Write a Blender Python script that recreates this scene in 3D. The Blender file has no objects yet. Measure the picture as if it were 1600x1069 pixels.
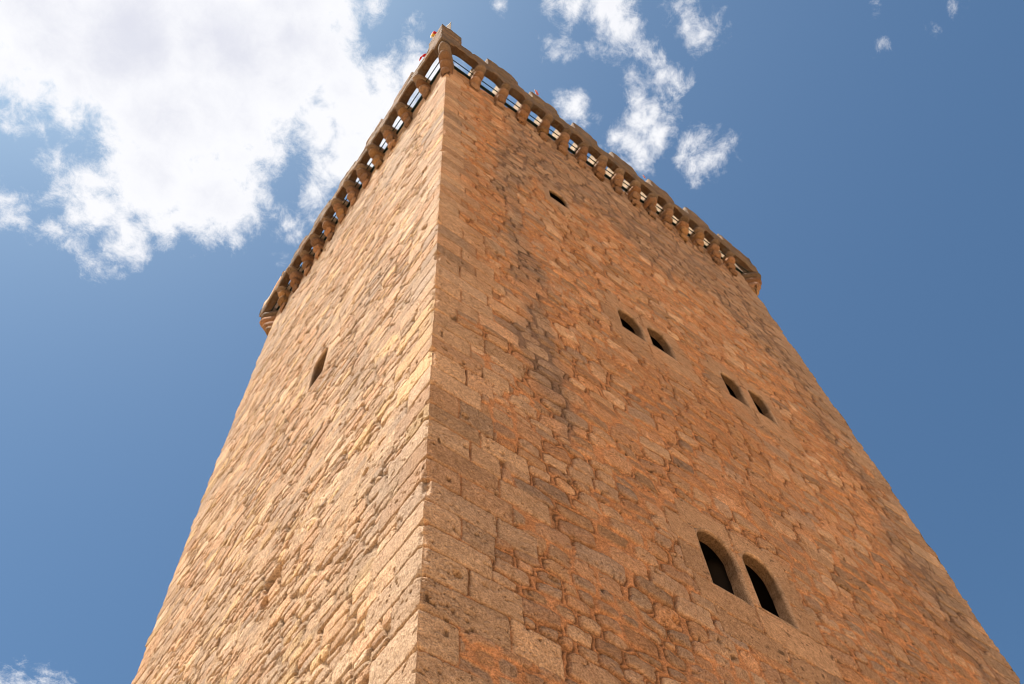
import bpy, math
import numpy as np
from mathutils import Matrix

# ------------------------------------------------------------------ camera, world, sun, exposure
scene = bpy.context.scene
HC = 25.6                 # height of the foot of the corner corbels above the ground
WR, WL = 10.241, 8.527    # widths of the two faces

cam_d = bpy.data.cameras.new("camera")
cam = bpy.data.objects.new("camera", cam_d)
scene.collection.objects.link(cam)
scene.camera = cam
cam_d.sensor_width = 36.0
cam_d.lens = 34.31
cam_d.clip_start = 0.1
cam_d.clip_end = 5000
m3 = Matrix(((0.807781, -0.504664, -0.304636), (-0.5874, -0.732509, -0.344081), (-0.049503, 0.456886, -0.888147)))
cam.matrix_world = Matrix.Translation((-2.642, -4.325, HC - 24.0)) @ m3.to_4x4()

SUN_EL, SUN_PHI = 69.0, 16.0          # elevation; swing from -X towards +Y
e_, p_ = math.radians(SUN_EL), math.radians(SUN_PHI)
sun_dir = (-math.cos(e_) * math.cos(p_), math.cos(e_) * math.sin(p_), math.sin(e_))
sd = bpy.data.lights.new("sun", 'SUN')
sd.energy = 5.0
sd.angle = math.radians(0.5)
sd.color = (1.0, 0.95, 0.87)
sun = bpy.data.objects.new("sun", sd)
scene.collection.objects.link(sun)
from mathutils import Vector
sun.rotation_euler = Vector(sun_dir).to_track_quat('Z', 'Y').to_euler()
sun.location = (0, 0, 60)

scene.view_settings.view_transform = 'Standard'
scene.view_settings.look = 'None'
scene.view_settings.gamma = 1.0
scene.view_settings.exposure = 1.19
scene.cycles.filter_width = 1.0
SKY_STRENGTH = 0.057

# where the clouds stand in the sky: direction and angular size
CLOUDS = [(-0.2316,0.3102,0.922,0.0841),(-0.1575,0.3008,0.9406,0.0876),(-0.0834,0.2661,0.9603,0.0904),(-0.0358,0.2276,0.9731,0.0672),(0.0053,0.2313,0.9729,0.0384),(-0.0609,0.2034,0.9772,0.0723),(0.0347,0.2433,0.9693,0.0363),(0.0622,0.2175,0.9741,0.0277),(0.0829,0.1923,0.9778,0.0227),(0.1018,0.1754,0.9792,0.0214),(0.058,0.2563,0.9648,0.0429),(0.0336,0.2868,0.9574,0.0315),(0.0661,0.3118,0.9478,0.0286),(0.0677,0.3392,0.9383,0.0178),(0.0692,0.2848,0.9561,0.0368),(0.0753,0.2374,0.9685,0.0348),(-0.0956,0.3544,0.9302,0.0663),(-0.0568,0.3102,0.949,0.0672),(-0.0237,0.2751,0.9611,0.0494),(-0.1473,0.34,0.9288,0.0559),(-0.2076,0.3451,0.9153,0.0541),(-0.2203,0.3714,0.902,0.035),(-0.2011,0.3818,0.9021,0.0274),(-0.1695,0.3853,0.9071,0.0233),(-0.1708,0.3607,0.9169,0.0349),(-0.025,0.3175,0.9479,0.0371),(-0.0029,0.3139,0.9495,0.0187),(-0.0689,0.3982,0.9147,0.0548),(-0.0257,0.3929,0.9192,0.0507),(-0.0948,0.413,0.9058,0.0271),(-0.118,0.4355,0.8924,0.0226),(-0.1323,0.4463,0.8851,0.0106),(-0.0057,0.3811,0.9245,0.0324),(0.018,0.3907,0.9203,0.0157),(-0.0247,0.4157,0.9092,0.0359),(0.0053,0.425,0.9052,0.0087),(0.0205,0.4162,0.909,0.0075),(-0.0388,0.4335,0.9003,0.0215),(-0.062,0.4604,0.8856,0.0231),(-0.0493,0.465,0.8839,0.0146),(-0.0302,0.4385,0.8982,0.0185),(-0.0164,0.3534,0.9353,0.0373),(-0.007,0.3352,0.9421,0.0262),(-0.0995,0.4507,0.8871,0.0203),(-0.1059,0.4647,0.8791,0.0095),(-0.1466,0.4303,0.8907,0.0141),(-0.1316,0.4522,0.8822,0.0083),(-0.1368,0.458,0.8783,0.0059),(0.0231,0.3656,0.9305,0.0082),(0.0379,0.3718,0.9275,0.0101),(0.0559,0.3794,0.9235,0.0083),(0.0094,0.3664,0.9304,0.005),(-0.1171,0.4785,0.8702,0.0077),(-0.1007,0.4855,0.8684,0.0048),(-0.0794,0.4968,0.8643,0.0054),(-0.1677,0.477,0.8628,0.0052),(-0.1556,0.4877,0.859,0.0052),(-0.1464,0.4872,0.8609,0.0023),(-0.1957,0.4251,0.8838,0.0057),(-0.1847,0.4252,0.8861,0.0046),(-0.1714,0.4097,0.896,0.0058),(-0.1845,0.4015,0.8971,0.0058),(-0.1974,0.4125,0.8893,0.0057),(0.069,0.4079,0.9104,0.0038),(0.0648,0.385,0.9206,0.0045),(0.0155,0.163,0.9865,0.0098),(0.0195,0.1771,0.984,0.0049),(0.0452,0.1862,0.9815,0.0044),(0.0655,0.172,0.9829,0.0087),(0.0587,0.1875,0.9805,0.0075),(0.0748,0.1691,0.9828,0.0063),(0.1132,0.0935,0.9892,0.0043),(0.0522,0.1543,0.9867,0.0031),(0.1734,0.0451,0.9838,0.021),(0.1965,0.0301,0.9801,0.0284),(0.2164,0.0441,0.9753,0.0224),(0.2271,0.0581,0.9721,0.0125),(0.1542,0.0636,0.986,0.0074),(0.1809,0.0831,0.98,0.0088),(0.1832,0.0946,0.9785,0.0057),(0.1702,0.0895,0.9813,0.005),(0.2505,0.0454,0.967,0.0075),(0.2633,0.049,0.9635,0.0087),(0.2779,0.054,0.9591,0.0088),(0.2916,0.0539,0.955,0.005),(0.2553,0.0647,0.9647,0.0044),(0.2536,-0.0023,0.9673,0.0055),(0.2681,0.0026,0.9634,0.0068),(0.2838,-0.0023,0.9589,0.0049),(0.2797,0.0067,0.9601,0.0055),(0.2754,0.083,0.9577,0.0082),(0.2918,0.0945,0.9518,0.0165),(0.307,0.0993,0.9465,0.014),(0.2911,0.1194,0.9492,0.014),(0.3067,0.1247,0.9436,0.0128),(0.2751,0.1241,0.9534,0.0089),(0.3003,0.0802,0.9505,0.0063),(0.2307,0.1276,0.9646,0.0115),(0.2479,0.1297,0.9601,0.0089),(0.298,0.1392,0.9444,0.009),(0.3332,0.0861,0.9389,0.007),(0.3415,0.097,0.9349,0.0063),(0.3516,0.1042,0.9303,0.0057),(0.362,0.1111,0.9255,0.0051),(0.3621,0.088,0.928,0.0114),(0.3452,0.0788,0.9352,0.0051),(0.3628,0.0644,0.9296,0.005),(0.385,-0.1163,0.9156,-0.0053),(0.4111,-0.0929,0.9068,-0.0047),(0.4288,-0.1471,0.8913,-0.0017),(0.429,-0.1313,0.8937,-0.0052),(0.0778,0.7572,0.6486,0.0102),(0.063,0.7648,0.6412,0.0112),(0.0768,0.7696,0.6339,0.0223),(0.0518,0.7718,0.6337,0.0111)]
world = bpy.data.worlds.new("World")
scene.world = world
world.use_nodes = True
nt = world.node_tree
nt.nodes.clear()
N, L = nt.nodes, nt.links
def nd(tree, typ, **kw):
    n = tree.nodes.new(typ)
    for k, v in kw.items(): setattr(n, k, v)
    return n
def mth(tree, op, a, b=None, c=None, clamp=False):
    n = tree.nodes.new('ShaderNodeMath'); n.operation = op; n.use_clamp = clamp
    for i, v in enumerate((a, b, c)):
        if v is None: continue
        if isinstance(v, (int, float)): n.inputs[i].default_value = v
        else: tree.links.new(v, n.inputs[i])
    return n.outputs[0]
out = nd(nt, 'ShaderNodeOutputWorld')
bg = nd(nt, 'ShaderNodeBackground')
bg.inputs['Strength'].default_value = SKY_STRENGTH
L.new(bg.outputs[0], out.inputs[0])
sky = nd(nt, 'ShaderNodeTexSky', sky_type='NISHITA', sun_disc=False)
sky.sun_elevation = e_
sky.sun_rotation = math.atan2(sun_dir[0], sun_dir[1])
sky.altitude = 500; sky.air_density = 1.0; sky.dust_density = 1.9; sky.ozone_density = 6.0
geo = nd(nt, 'ShaderNodeTexCoord')
VEC = geo.outputs['Generated']
sep = nd(nt, 'ShaderNodeSeparateXYZ'); L.new(VEC, sep.inputs[0])
zc = mth(nt, 'MAXIMUM', sep.outputs[2], 0.08)
px = mth(nt, 'DIVIDE', sep.outputs[0], zc); py = mth(nt, 'DIVIDE', sep.outputs[1], zc)
pv = nd(nt, 'ShaderNodeCombineXYZ'); L.new(px, pv.inputs[0]); L.new(py, pv.inputs[1])
def noise(tree, vec, scale, detail=6, rough=0.5, dist=0.0, lac=2.0):
    n = tree.nodes.new('ShaderNodeTexNoise'); tree.links.new(vec, n.inputs['Vector'])
    n.inputs['Scale'].default_value = scale; n.inputs['Detail'].default_value = detail
    n.inputs['Roughness'].default_value = rough; n.inputs['Distortion'].default_value = dist
    n.inputs['Lacunarity'].default_value = lac
    return n
f = None
for (x, y, z, r) in CLOUDS:
    d = N.new('ShaderNodeVectorMath'); d.operation = 'DISTANCE'
    L.new(VEC, d.inputs[0]); d.inputs[1].default_value = (x, y, z)
    s = mth(nt, 'SUBTRACT', r, d.outputs['Value'])
    f = s if f is None else mth(nt, 'SMOOTH_MAX', f, s, 0.008)
# ragged edges: a broad noise and a fine one push the outline in and out
n1 = noise(nt, pv.outputs[0], 11.0, 12, 0.66, 0.35)
n2 = noise(nt, pv.outputs[0], 40.0, 10, 0.72, 0.35)
g = mth(nt, 'MULTIPLY_ADD', n1.outputs['Fac'], 0.085, -0.040)
g2 = mth(nt, 'MULTIPLY_ADD', n2.outputs['Fac'], 0.062, -0.031)
dens = mth(nt, 'ADD', mth(nt, 'ADD', f, g), g2)
mr = nd(nt, 'ShaderNodeMapRange', interpolation_type='SMOOTHSTEP')
L.new(dens, mr.inputs['Value']); mr.inputs['From Min'].default_value = -0.008; mr.inputs['From Max'].default_value = 0.023
# thick clouds go a little grey underneath
n3 = noise(nt, pv.outputs[0], 7.0, 5, 0.5, 0.2)
thick = nd(nt, 'ShaderNodeMapRange', interpolation_type='SMOOTHSTEP')
L.new(mth(nt, 'ADD', dens, mth(nt, 'MULTIPLY_ADD', n3.outputs['Fac'], 0.16, -0.08)), thick.inputs['Value'])
thick.inputs['From Min'].default_value = 0.015; thick.inputs['From Max'].default_value = 0.11
cc = nd(nt, 'ShaderNodeMix', data_type='RGBA')
CW = 1.0 / SKY_STRENGTH * 2 ** (-scene.view_settings.exposure)
cc.inputs[6].default_value = (CW * 1.0, CW * 1.0, CW * 1.03, 1)
cc.inputs[7].default_value = (CW * 0.78, CW * 0.79, CW * 0.88, 1)
L.new(thick.outputs[0], cc.inputs[0])
mx = nd(nt, 'ShaderNodeMix', data_type='RGBA')
L.new(mth(nt, 'MULTIPLY', mr.outputs[0], 0.97), mx.inputs[0]); tint = nd(nt, 'ShaderNodeMix', data_type='RGBA', blend_type='MULTIPLY'); tint.inputs[0].default_value = 1
L.new(sky.outputs[0], tint.inputs[6]); tint.inputs[7].default_value = (0.82, 1.02, 1.0, 1)
L.new(tint.outputs[2], mx.inputs[6]); L.new(cc.outputs[2], mx.inputs[7])
L.new(mx.outputs[2], bg.inputs['Color'])
# ------------------------------------------------------------------ numeric noise
def h2(ix, iy, seed):
    v = (ix.astype(np.int64) * 374761393 + iy.astype(np.int64) * 668265263 + seed * 974634777) & 0xffffffff
    v = (v ^ (v >> 13)) * 1274126177 & 0xffffffff
    v = (v ^ (v >> 16)) * 2246822519 & 0xffffffff
    return ((v ^ (v >> 15)) & 0xffffff) / float(0xffffff)
def vn(x, y, seed=0):                     # value noise in -1..1
    ix = np.floor(x); iy = np.floor(y); fx = x - ix; fy = y - iy
    ix = ix.astype(np.int64); iy = iy.astype(np.int64)
    fx = fx * fx * fx * (fx * (fx * 6 - 15) + 10); fy = fy * fy * fy * (fy * (fy * 6 - 15) + 10)
    a = h2(ix, iy, seed); b = h2(ix + 1, iy, seed); c = h2(ix, iy + 1, seed); d = h2(ix + 1, iy + 1, seed)
    return 2 * ((a + (b - a) * fx) * (1 - fy) + (c + (d - c) * fx) * fy) - 1
def fbm(x, y, seed, octv=4, gain=0.5):
    s = 0; a = 1; t = 0
    for o in range(octv):
        s = s + a * vn(x * 2 ** o + 17.3 * o, y * 2 ** o - 9.1 * o, seed + o); t += a; a *= gain
    return s / t
def sst(a, b, x):
    t = np.clip((x - a) / (b - a), 0, 1); return t * t * (3 - 2 * t)

# ------------------------------------------------------------------ perimeter of the tower
SIDE = [((0, 0), (1, 0), WR), ((WR, 0), (0, 1), WL), ((WR, WL), (-1, 0), WR), ((0, WL), (0, -1), WL)]
def P(side, s, d, z, e=0.6):
    """point on a side: s metres along, d metres outward, z above the foot of the corner corbels"""
    (ox, oy), (tx, ty), Ls = SIDE[side]
    s = np.asarray(s, float); d = np.asarray(d, float); z = np.asarray(z, float)
    nx, ny = ty, -tx
    sh = d * (np.clip(1 - (Ls - s) / e, 0, 1) - np.clip(1 - s / e, 0, 1))
    x = ox + tx * (s + sh) + nx * d
    y = oy + ty * (s + sh) + ny * d
    w = np.clip(-z / 9.0, 0, 1)
    bx = 0.31 * sst(0, 1.0, w) * np.clip(x / WR, 0, 2) ** 5
    wy = 0.19 * sst(0, 0.7, w) * (1 - 0.5 * sst(9, 13, -z))
    by = wy * np.clip(y / WL, 0, 2) ** 5
    return np.stack([x + bx, y + by, z + HC], -1)

# ------------------------------------------------------------------ materials
def new_mat(name):
    m = bpy.data.materials.new(name); m.use_nodes = True
    t = m.node_tree; b = t.nodes['Principled BSDF']
    b.inputs['Roughness'].default_value = 0.95
    b.inputs['Specular IOR Level'].default_value = 0.12
    return m, t, b
def stone_mat(name, use_attr=True, base=(0.4, 0.28, 0.18), dirt=0.0, dirtcol=(0.13, 0.10, 0.075), bump=1.0):
    m, t, b = new_mat(name)
    tc = t.nodes.new('ShaderNodeTexCoord'); V = tc.outputs['Object']
    if use_attr:
        a = t.nodes.new('ShaderNodeAttribute'); a.attribute_name = 'stone'; col = a.outputs['Color']
    else:
        r = t.nodes.new('ShaderNodeRGB'); r.outputs[0].default_value = (*base, 1); col = r.outputs[0]
    def mul(c, fac_sock, lo, hi, c1, c2):
        mr = t.nodes.new('ShaderNodeMapRange'); t.links.new(fac_sock, mr.inputs[0])
        mr.inputs[1].default_value = lo; mr.inputs[2].default_value = hi
        mxn = t.nodes.new('ShaderNodeMix'); mxn.data_type = 'RGBA'; t.links.new(mr.outputs[0], mxn.inputs[0])
        mxn.inputs[6].default_value = (*c1, 1); mxn.inputs[7].default_value = (*c2, 1)
        m2 = t.nodes.new('ShaderNodeMix'); m2.data_type = 'RGBA'; m2.blend_type = 'MULTIPLY'; m2.inputs[0].default_value = 1
        t.links.new(c, m2.inputs[6]); t.links.new(mxn.outputs[2], m2.inputs[7]); return m2.outputs[2]
    na = noise(t, V, 9.0, 6, 0.65); nb = noise(t, V, 60.0, 4, 0.7); ncn = noise(t, V, 26.0, 5, 0.6, 0.4)
    col = mul(col, na.outputs['Fac'], 0.3, 0.7, (0.86, 0.84, 0.80), (1.12, 1.10, 1.07))
    col = mul(col, ncn.outputs['Fac'], 0.32, 0.62, (0.74, 0.69, 0.64), (1.10, 1.09, 1.07))
    col = mul(col, nb.outputs['Fac'], 0.3, 0.6, (0.50, 0.45, 0.40), (1.18, 1.17, 1.16))
    if dirt > 0:
        nd_ = noise(t, V, 3.1, 8, 0.7)
        mr = t.nodes.new('ShaderNodeMapRange'); t.links.new(nd_.outputs['Fac'], mr.inputs[0])
        mr.inputs[1].default_value = 0.62 - 0.3 * dirt; mr.inputs[2].default_value = 0.82 - 0.3 * dirt
        mxn = t.nodes.new('ShaderNodeMix'); mxn.data_type = 'RGBA'; t.links.new(mr.outputs[0], mxn.inputs[0])
        t.links.new(col, mxn.inputs[6]); mxn.inputs[7].default_value = (*dirtcol, 1); col = mxn.outputs[2]
    t.links.new(col, b.inputs['Base Color'])
    # pitted, sandy surface
    v = t.nodes.new('ShaderNodeTexVoronoi'); t.links.new(V, v.inputs['Vector']); v.inputs['Scale'].default_value = 42
    pit = t.nodes.new('ShaderNodeMapRange'); t.links.new(v.outputs['Distance'], pit.inputs[0])
    pit.inputs[1].default_value = 0.05; pit.inputs[2].default_value = 0.32
    hs = mth(t, 'ADD', mth(t, 'MULTIPLY', nb.outputs['Fac'], 0.9), mth(t, 'MULTIPLY', ncn.outputs['Fac'], 1.6))
    hs = mth(t, 'ADD', hs, mth(t, 'MULTIPLY', pit.outputs[0], 0.35))
    bp = t.nodes.new('ShaderNodeBump'); bp.inputs['Strength'].default_value = 0.75 * bump; bp.inputs['Distance'].default_value = 0.022
    t.links.new(hs, bp.inputs['Height']); t.links.new(bp.outputs[0], b.inputs['Normal'])
    return m
MAT_WALL = stone_mat('rubble_masonry')
MAT_PAR = stone_mat('weathered_parapet_stone', dirt=0.45)
MAT_CORB = stone_mat('corbel_stone', dirt=0.25, dirtcol=(0.15, 0.105, 0.07))
MAT_SURR = stone_mat('dressed_window_stone', bump=0.7)
def plain(name, col, rough=0.8, metal=0.0):
    m, t, b = new_mat(name)
    V = t.nodes.new('ShaderNodeTexCoord').outputs['Object']
    n = noise(t, V, 14, 5, 0.6)
    mxn = t.nodes.new('ShaderNodeMix'); mxn.data_type = 'RGBA'; t.links.new(n.outputs['Fac'], mxn.inputs[0])
    mxn.inputs[6].default_value = (*[c * 0.8 for c in col], 1); mxn.inputs[7].default_value = (*[min(1, c * 1.15) for c in col], 1)
    t.links.new(mxn.outputs[2], b.inputs['Base Color'])
    b.inputs['Roughness'].default_value = rough; b.inputs['Metallic'].default_value = metal
    return m
MAT_STEEL = plain('dark_painted_steel', (0.012, 0.022, 0.020), 0.5)
MAT_DARK = plain('unlit_room_black', (0.022, 0.015, 0.010), 0.95)  # near-black colour stands in for the darkness of the room behind
MAT_POLE = plain('dark_iron_pole', (0.06, 0.055, 0.05), 0.6)

# ------------------------------------------------------------------ object helpers
def link(o, parent=None):
    scene.collection.objects.link(o)
    if parent: o.parent = parent
    return o
def empty(name, loc, label=None, cat=None, group=None):
    o = bpy.data.objects.new(name, None); o.location = loc; link(o)
    if label: o['label'] = label
    if cat: o['category'] = cat
    if group: o['group'] = group
    return o
def raw_mesh(name, verts, quads, mat, parent=None, colours=None, smooth=True):
    verts = np.asarray(verts, np.float32); quads = np.asarray(quads, np.int32)
    if parent is not None: verts = verts - np.array(parent.location, np.float32)
    me = bpy.data.meshes.new(name)
    k = quads.shape[1]
    me.vertices.add(len(verts)); me.vertices.foreach_set('co', verts.ravel())
    me.loops.add(quads.size); me.loops.foreach_set('vertex_index', quads.ravel())
    me.polygons.add(len(quads)); me.polygons.foreach_set('loop_start', np.arange(0, quads.size, k, dtype=np.int32))
    me.polygons.foreach_set('loop_total', np.full(len(quads), k, np.int32))
    me.polygons.foreach_set('use_smooth', np.full(len(quads), smooth))
    if colours is not None:
        at = me.attributes.new('stone', 'FLOAT_COLOR', 'POINT')
        c4 = np.ones((len(verts), 4), np.float32); c4[:, :3] = colours
        at.data.foreach_set('color', c4.ravel())
    me.update(calc_edges=True)
    me.materials.append(mat)
    return link(bpy.data.objects.new(name, me), parent)
def grid_quads(nu, nv, off=0, closed=False):       # index = iu*nv + iv
    iu = np.arange(nu if closed else nu - 1); iv = np.arange(nv - 1)
    U, V = np.meshgrid(iu, iv, indexing='ij'); U2 = (U + 1) % nu
    return np.stack([U * nv + V, U2 * nv + V, U2 * nv + V + 1, U * nv + V + 1], -1).reshape(-1, 4) + off

# ------------------------------------------------------------------ masonry: relief and colour of the wall
PAL = np.array([(0.40, 0.275, 0.185), (0.44, 0.285, 0.175), (0.42, 0.235, 0.125), (0.50, 0.36, 0.25), (0.34, 0.25, 0.19), (0.50, 0.33, 0.15), (0.46, 0.27, 0.16)])
rs = np.random.RandomState(5)
def row_table(seed, lo, hi, z0=-27.0, z1=2.0):
    r = np.random.RandomState(seed); z = [z0]
    while z[-1] < z1: z.append(z[-1] + r.uniform(lo, hi))
    return np.array(z)
ROWS = {0: row_table(11, 0.15, 0.30), 1: row_table(12, 0.2, 0.3), 2: row_table(13, 0.2, 0.3), 3: row_table(14, 0.09, 0.24)}
QROWS = [row_table(21 + i, 0.27, 0.42) for i in range(4)]
# dressed slabs round the windows: s0, s1, z0, z1, tone
SLABS = []
def slabs_round(x0, x1, x2, x3, zb, zt, pale):
    SLABS.extend([
        (x0 - 0.42, x0 - 0.012, zb + 0.0, zb + 0.5, 0.9), (x0 - 0.5, x0 - 0.02, zb + 0.52, zt - 0.05, 1.0),
        (x1, x2, zb, zt - 0.16, 1.06), (x3, x3 + 0.46, zb, zb + 0.47, 1.02), (x3, x3 + 0.38, zb + 0.49, zt - 0.02, 0.97),
        (x0 - 0.25, (x1 + x2) / 2 - 0.01, zt - 0.14, zt + 0.34, 1.03), ((x1 + x2) / 2 + 0.01, x3 + 0.28, zt - 0.12, zt + 0.30, 1.08),
        (x0 - 0.32, (x1 + x2) / 2 - 0.05, zb - 0.44, zb - 0.01, 1.0), ((x1 + x2) / 2 - 0.03, x3 + 0.5, zb - 0.5, zb - 0.01, pale),
        (x0 - 0.15, x1 + 0.3, zb - 0.85, zb - 0.46, 0.93), (x1 + 0.34, x3 + 0.2, zb - 0.9, zb - 0.53, 0.98)])
WINS = [  # side, s0, s1, sill, spring, top, depth
    (0, 2.70, 3.14, -4.56, -4.15, -3.93, 0.05),
    (0, 3.68, 4.14, -9.54, -8.99, -8.74, 0.13), (0, 4.36, 4.82, -9.46, -8.89, -8.64, 0.13),
    (0, 6.12, 6.54, -9.42, -8.73, -8.50, 0.13), (0, 6.82, 7.22, -9.34, -8.64, -8.42, 0.13),
    (0, 3.74, 4.28, -15.81, -15.05, -14.76, 0.15), (0, 4.49, 5.01, -15.74, -14.97, -14.68, 0.15),
    (3, WL - 3.90, WL - 3.44, -9.72, -8.95, -8.72, 0.34)]
slabs_round(3.74, 4.28, 4.49, 5.01, -15.8, -14.72, 1.25)
slabs_round(3.68, 4.14, 4.36, 4.82, -9.52, -8.70, 1.05)
slabs_round(6.12, 6.54, 6.82, 7.22, -9.40, -8.46, 1.05)
SLABS += [(2.35, 2.68, -4.6, -4.1, 1.1), (3.16, 3.5, -4.6, -4.15, 1.1), (2.55, 3.35, -3.92, -3.6, 1.1), (2.5, 3.2, -4.95, -4.6, 1.15)]
HOLES = [(3, WL - 3.28, -14.98, 0.24, 0.22), (3, WL - 3.4, -15.3, 0.10, 0.12), (0, 0.42, -15.4, .05, .06), (0, 1.02, -13.3, .05, .06), (0, 1.9, -14.9, .07, .05), (0, 5.35, -12.0, .05, .05),
         (0, 0.33, -17.9, .05, .05), (0, 2.1, -11.1, .06, .04), (0, 3.4, -13.3, .05, .05), (0, 6.6, -12.4, .06, .05), (0, 1.6, -6.1, .06, .05),
         (0, 1.35, -17.3, .08, .05), (0, 2.9, -16.9, .06, .07), (3, WL - 1.2, -15.3, .06, .06), (3, WL - 2.4, -12.4, .07, .05), (3, WL - 4.6, -6.3, .06, .05),
         (3, WL - 0.9, -9.2, .05, .05), (3, WL - 5.6, -11.9, .06, .05), (0, 4.0, -6.2, .05, .04), (0, 7.6, -7.1, .05, .05), (0, 0.9, -9.0, .05, .05)]

def masonry(side, s, z):
    n = len(s); Ls = SIDE[side][2]; sd_ = 100 * (side + 1)
    warm = side == 0
    # wandering bed joints
    zz = z + 0.055 * fbm(s * 0.6, z * 0.9, sd_ + 1, 3) + 0.014 * fbm(s * 5, z * 5, sd_ + 5, 3)
    ss = s + 0.05 * fbm(s * 1.6, z * 2.2, sd_ + 9, 2) + 0.019 * fbm(s * 6, z * 6, sd_ + 12, 3)
    rows = ROWS[side]
    ri = np.clip(np.searchsorted(rows, zz) - 1, 1, len(rows) - 3)
    F1 = np.full(n, 9.0); F2 = np.full(n, 9.0); ID = np.zeros(n); SC = np.full(n, 0.1)
    DX = np.zeros(n); DZ = np.zeros(n)
    for dr in (-1, 0, 1):
        r = ri + dr
        hgt = rows[r + 1] - rows[r]
        wr = hgt * (1.25 + 1.0 * h2(r, r * 0 + 3, sd_)) * (1.0 if warm else 1.3)
        off = h2(r, r * 0 + 7, sd_)
        c = np.floor(ss / wr - off).astype(np.int64)
        for dc in (-1, 0, 1):
            cc_ = c + dc
            a = h2(cc_, r, sd_ + 31); b = h2(cc_, r, sd_ + 37); k = h2(cc_, r, sd_ + 41)
            cx = (cc_ + off + 0.5 + (a - 0.5) * 0.50) * wr
            cz = rows[r] + hgt * (0.5 + (b - 0.5) * 0.24)
            size = 0.80 + 0.40 * k
            dx = ss - cx; dz = zz - cz
            d = (np.abs(dx / (0.5 * wr)) ** 4.5 + np.abs(dz / (0.5 * hgt)) ** 4.5) ** (1 / 4.5) / size
            new = d < F1
            F2 = np.where(new, F1, np.minimum(F2, d))
            ID = np.where(new, h2(cc_, r, sd_ + 53), ID); SC = np.where(new, hgt * size, SC)
            DX = np.where(new, dx, DX); DZ = np.where(new, dz, DZ)
            F1 = np.where(new, d, F1)
    e = (F2 - F1) * 0.5 * SC * 0.62
    rad = 0.5 * SC * (1.04 - F1)                      # keeps small stones from filling their cell
    e = np.minimum(e, rad + 0.02) + 0.012 * (h2((ID * 9999).astype(np.int64), ri * 0, sd_ + 57) > 0.93)
    kind = np.zeros(n)                                # 0 rubble, 1 quoin, 2 slab
    tone = np.ones(n)
    # quoins at both corners
    for corner in (0, 1):
        t_ = s if corner == 0 else Ls - s
        q = QROWS[side if corner == 0 else (side + 1) % 4]
        zq = z + 0.02 * fbm(s * 0.8 + 5 * corner, z * 0.5, 77, 2)
        qi = np.clip(np.searchsorted(q, zq) - 1, 0, len(q) - 2)
        par = (qi + corner) % 2
        ln = np.where(par == 0, 0.42, 0.72) + 0.22 * (h2(qi, qi * 0 + 1, 500 + side * 7 + corner) - 0.5)
        ln2 = ln + 0.35 + 0.3 * h2(qi, qi * 0 + 2, 520 + side * 7 + corner)
        if side == 0 and corner == 0: use2 = (z < -9)
        else: use2 = np.zeros(n, bool)
        tw = t_ + 0.012 * fbm(s * 7, z * 7, 83, 2)
        zt_ = np.minimum(zq - q[qi], q[qi + 1] - zq) + 0.006 * fbm(s * 9, z * 9, 84, 2)
        r1 = tw < ln; r2 = (~r1) & (tw < ln2) & use2 & (h2(qi, qi * 0 + 5, 540) > 0.25)
        e1 = np.minimum(ln - tw, zt_); e1 = np.where((ln - tw < .05) & (zt_ < .05), e1 - 0.3 * np.maximum(0, .05 - np.maximum(ln - tw, zt_)), e1)
        e2 = np.minimum(np.minimum(tw - ln, ln2 - tw), zt_)
        e = np.where(r1, e1, np.where(r2, e2, e)); kind = np.where(r1 | r2, 1, kind)
        idq = h2(qi, qi * 0 + 11, 600 + (side if corner == 0 else (side + 1) % 4)); idq2 = h2(qi, qi * 0 + 12, 610)
        ID = np.where(r1, idq, np.where(r2, idq2, ID))
        DX = np.where(r1 | r2, 0, DX); DZ = np.where(r1 | r2, 0, DZ)
    near_slab = np.full(n, 9.0)
    if side == 0:
        sw = s + 0.035 * fbm(s * 3, z * 3, 91, 4); zw = z + 0.035 * fbm(s * 2.5, z * 3.5, 92, 4)
        for i, (a0, a1, b0, b1, tn) in enumerate(SLABS):
            qx = np.maximum(a0 - sw, sw - a1); qz = np.maximum(b0 - zw, zw - b1)
            es = -np.maximum(qx, qz); ins = es > 0
            e = np.where(ins, es, e); kind = np.where(ins, 2, kind); ID = np.where(ins, (i * 0.37) % 1, ID)
            DX = np.where(ins, 0, DX); DZ = np.where(ins, 0, DZ); tone = np.where(ins, tn, tone)
            near_slab = np.minimum(near_slab, np.hypot(np.maximum(qx, 0), np.maximum(qz, 0)))
    else:
        for (sd2, s0, s1, zb, zs, zt, dp) in WINS:
            if sd2 == side:
                qx = np.maximum(s0 - s, s - s1); qz = np.maximum(zb - z, z - zt)
                near_slab = np.minimum(near_slab, np.hypot(np.maximum(qx, 0), np.maximum(qz, 0)))
    id2 = (ID * 7.31) % 1; id3 = (ID * 13.7) % 1; id4 = (ID * 29.3) % 1
    rub = kind == 0
    fine = fbm(s * 22, z * 22, sd_ + 60, 3, 0.6); mid = fbm(s * 7, z * 9, sd_ + 65, 3, 0.6)
    big = fbm(s * 0.45, z * 0.3, sd_ + 70, 4)
    # joints
    if warm: j = 0.010 + 0.012 * np.clip(big + 0.3 + 0.5 * vn(s * 1.5, z * 1.5, 71), 0, 1)
    else: j = 0.007 + 0.006 * np.clip(big, 0, 1)
    j = np.where(kind == 1, 0.004, np.where(kind == 2, 0.004, j))
    ee = e + 0.010 * mid * rub
    m = sst(j, j + np.where(rub, 0.016, 0.008), ee)
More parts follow.
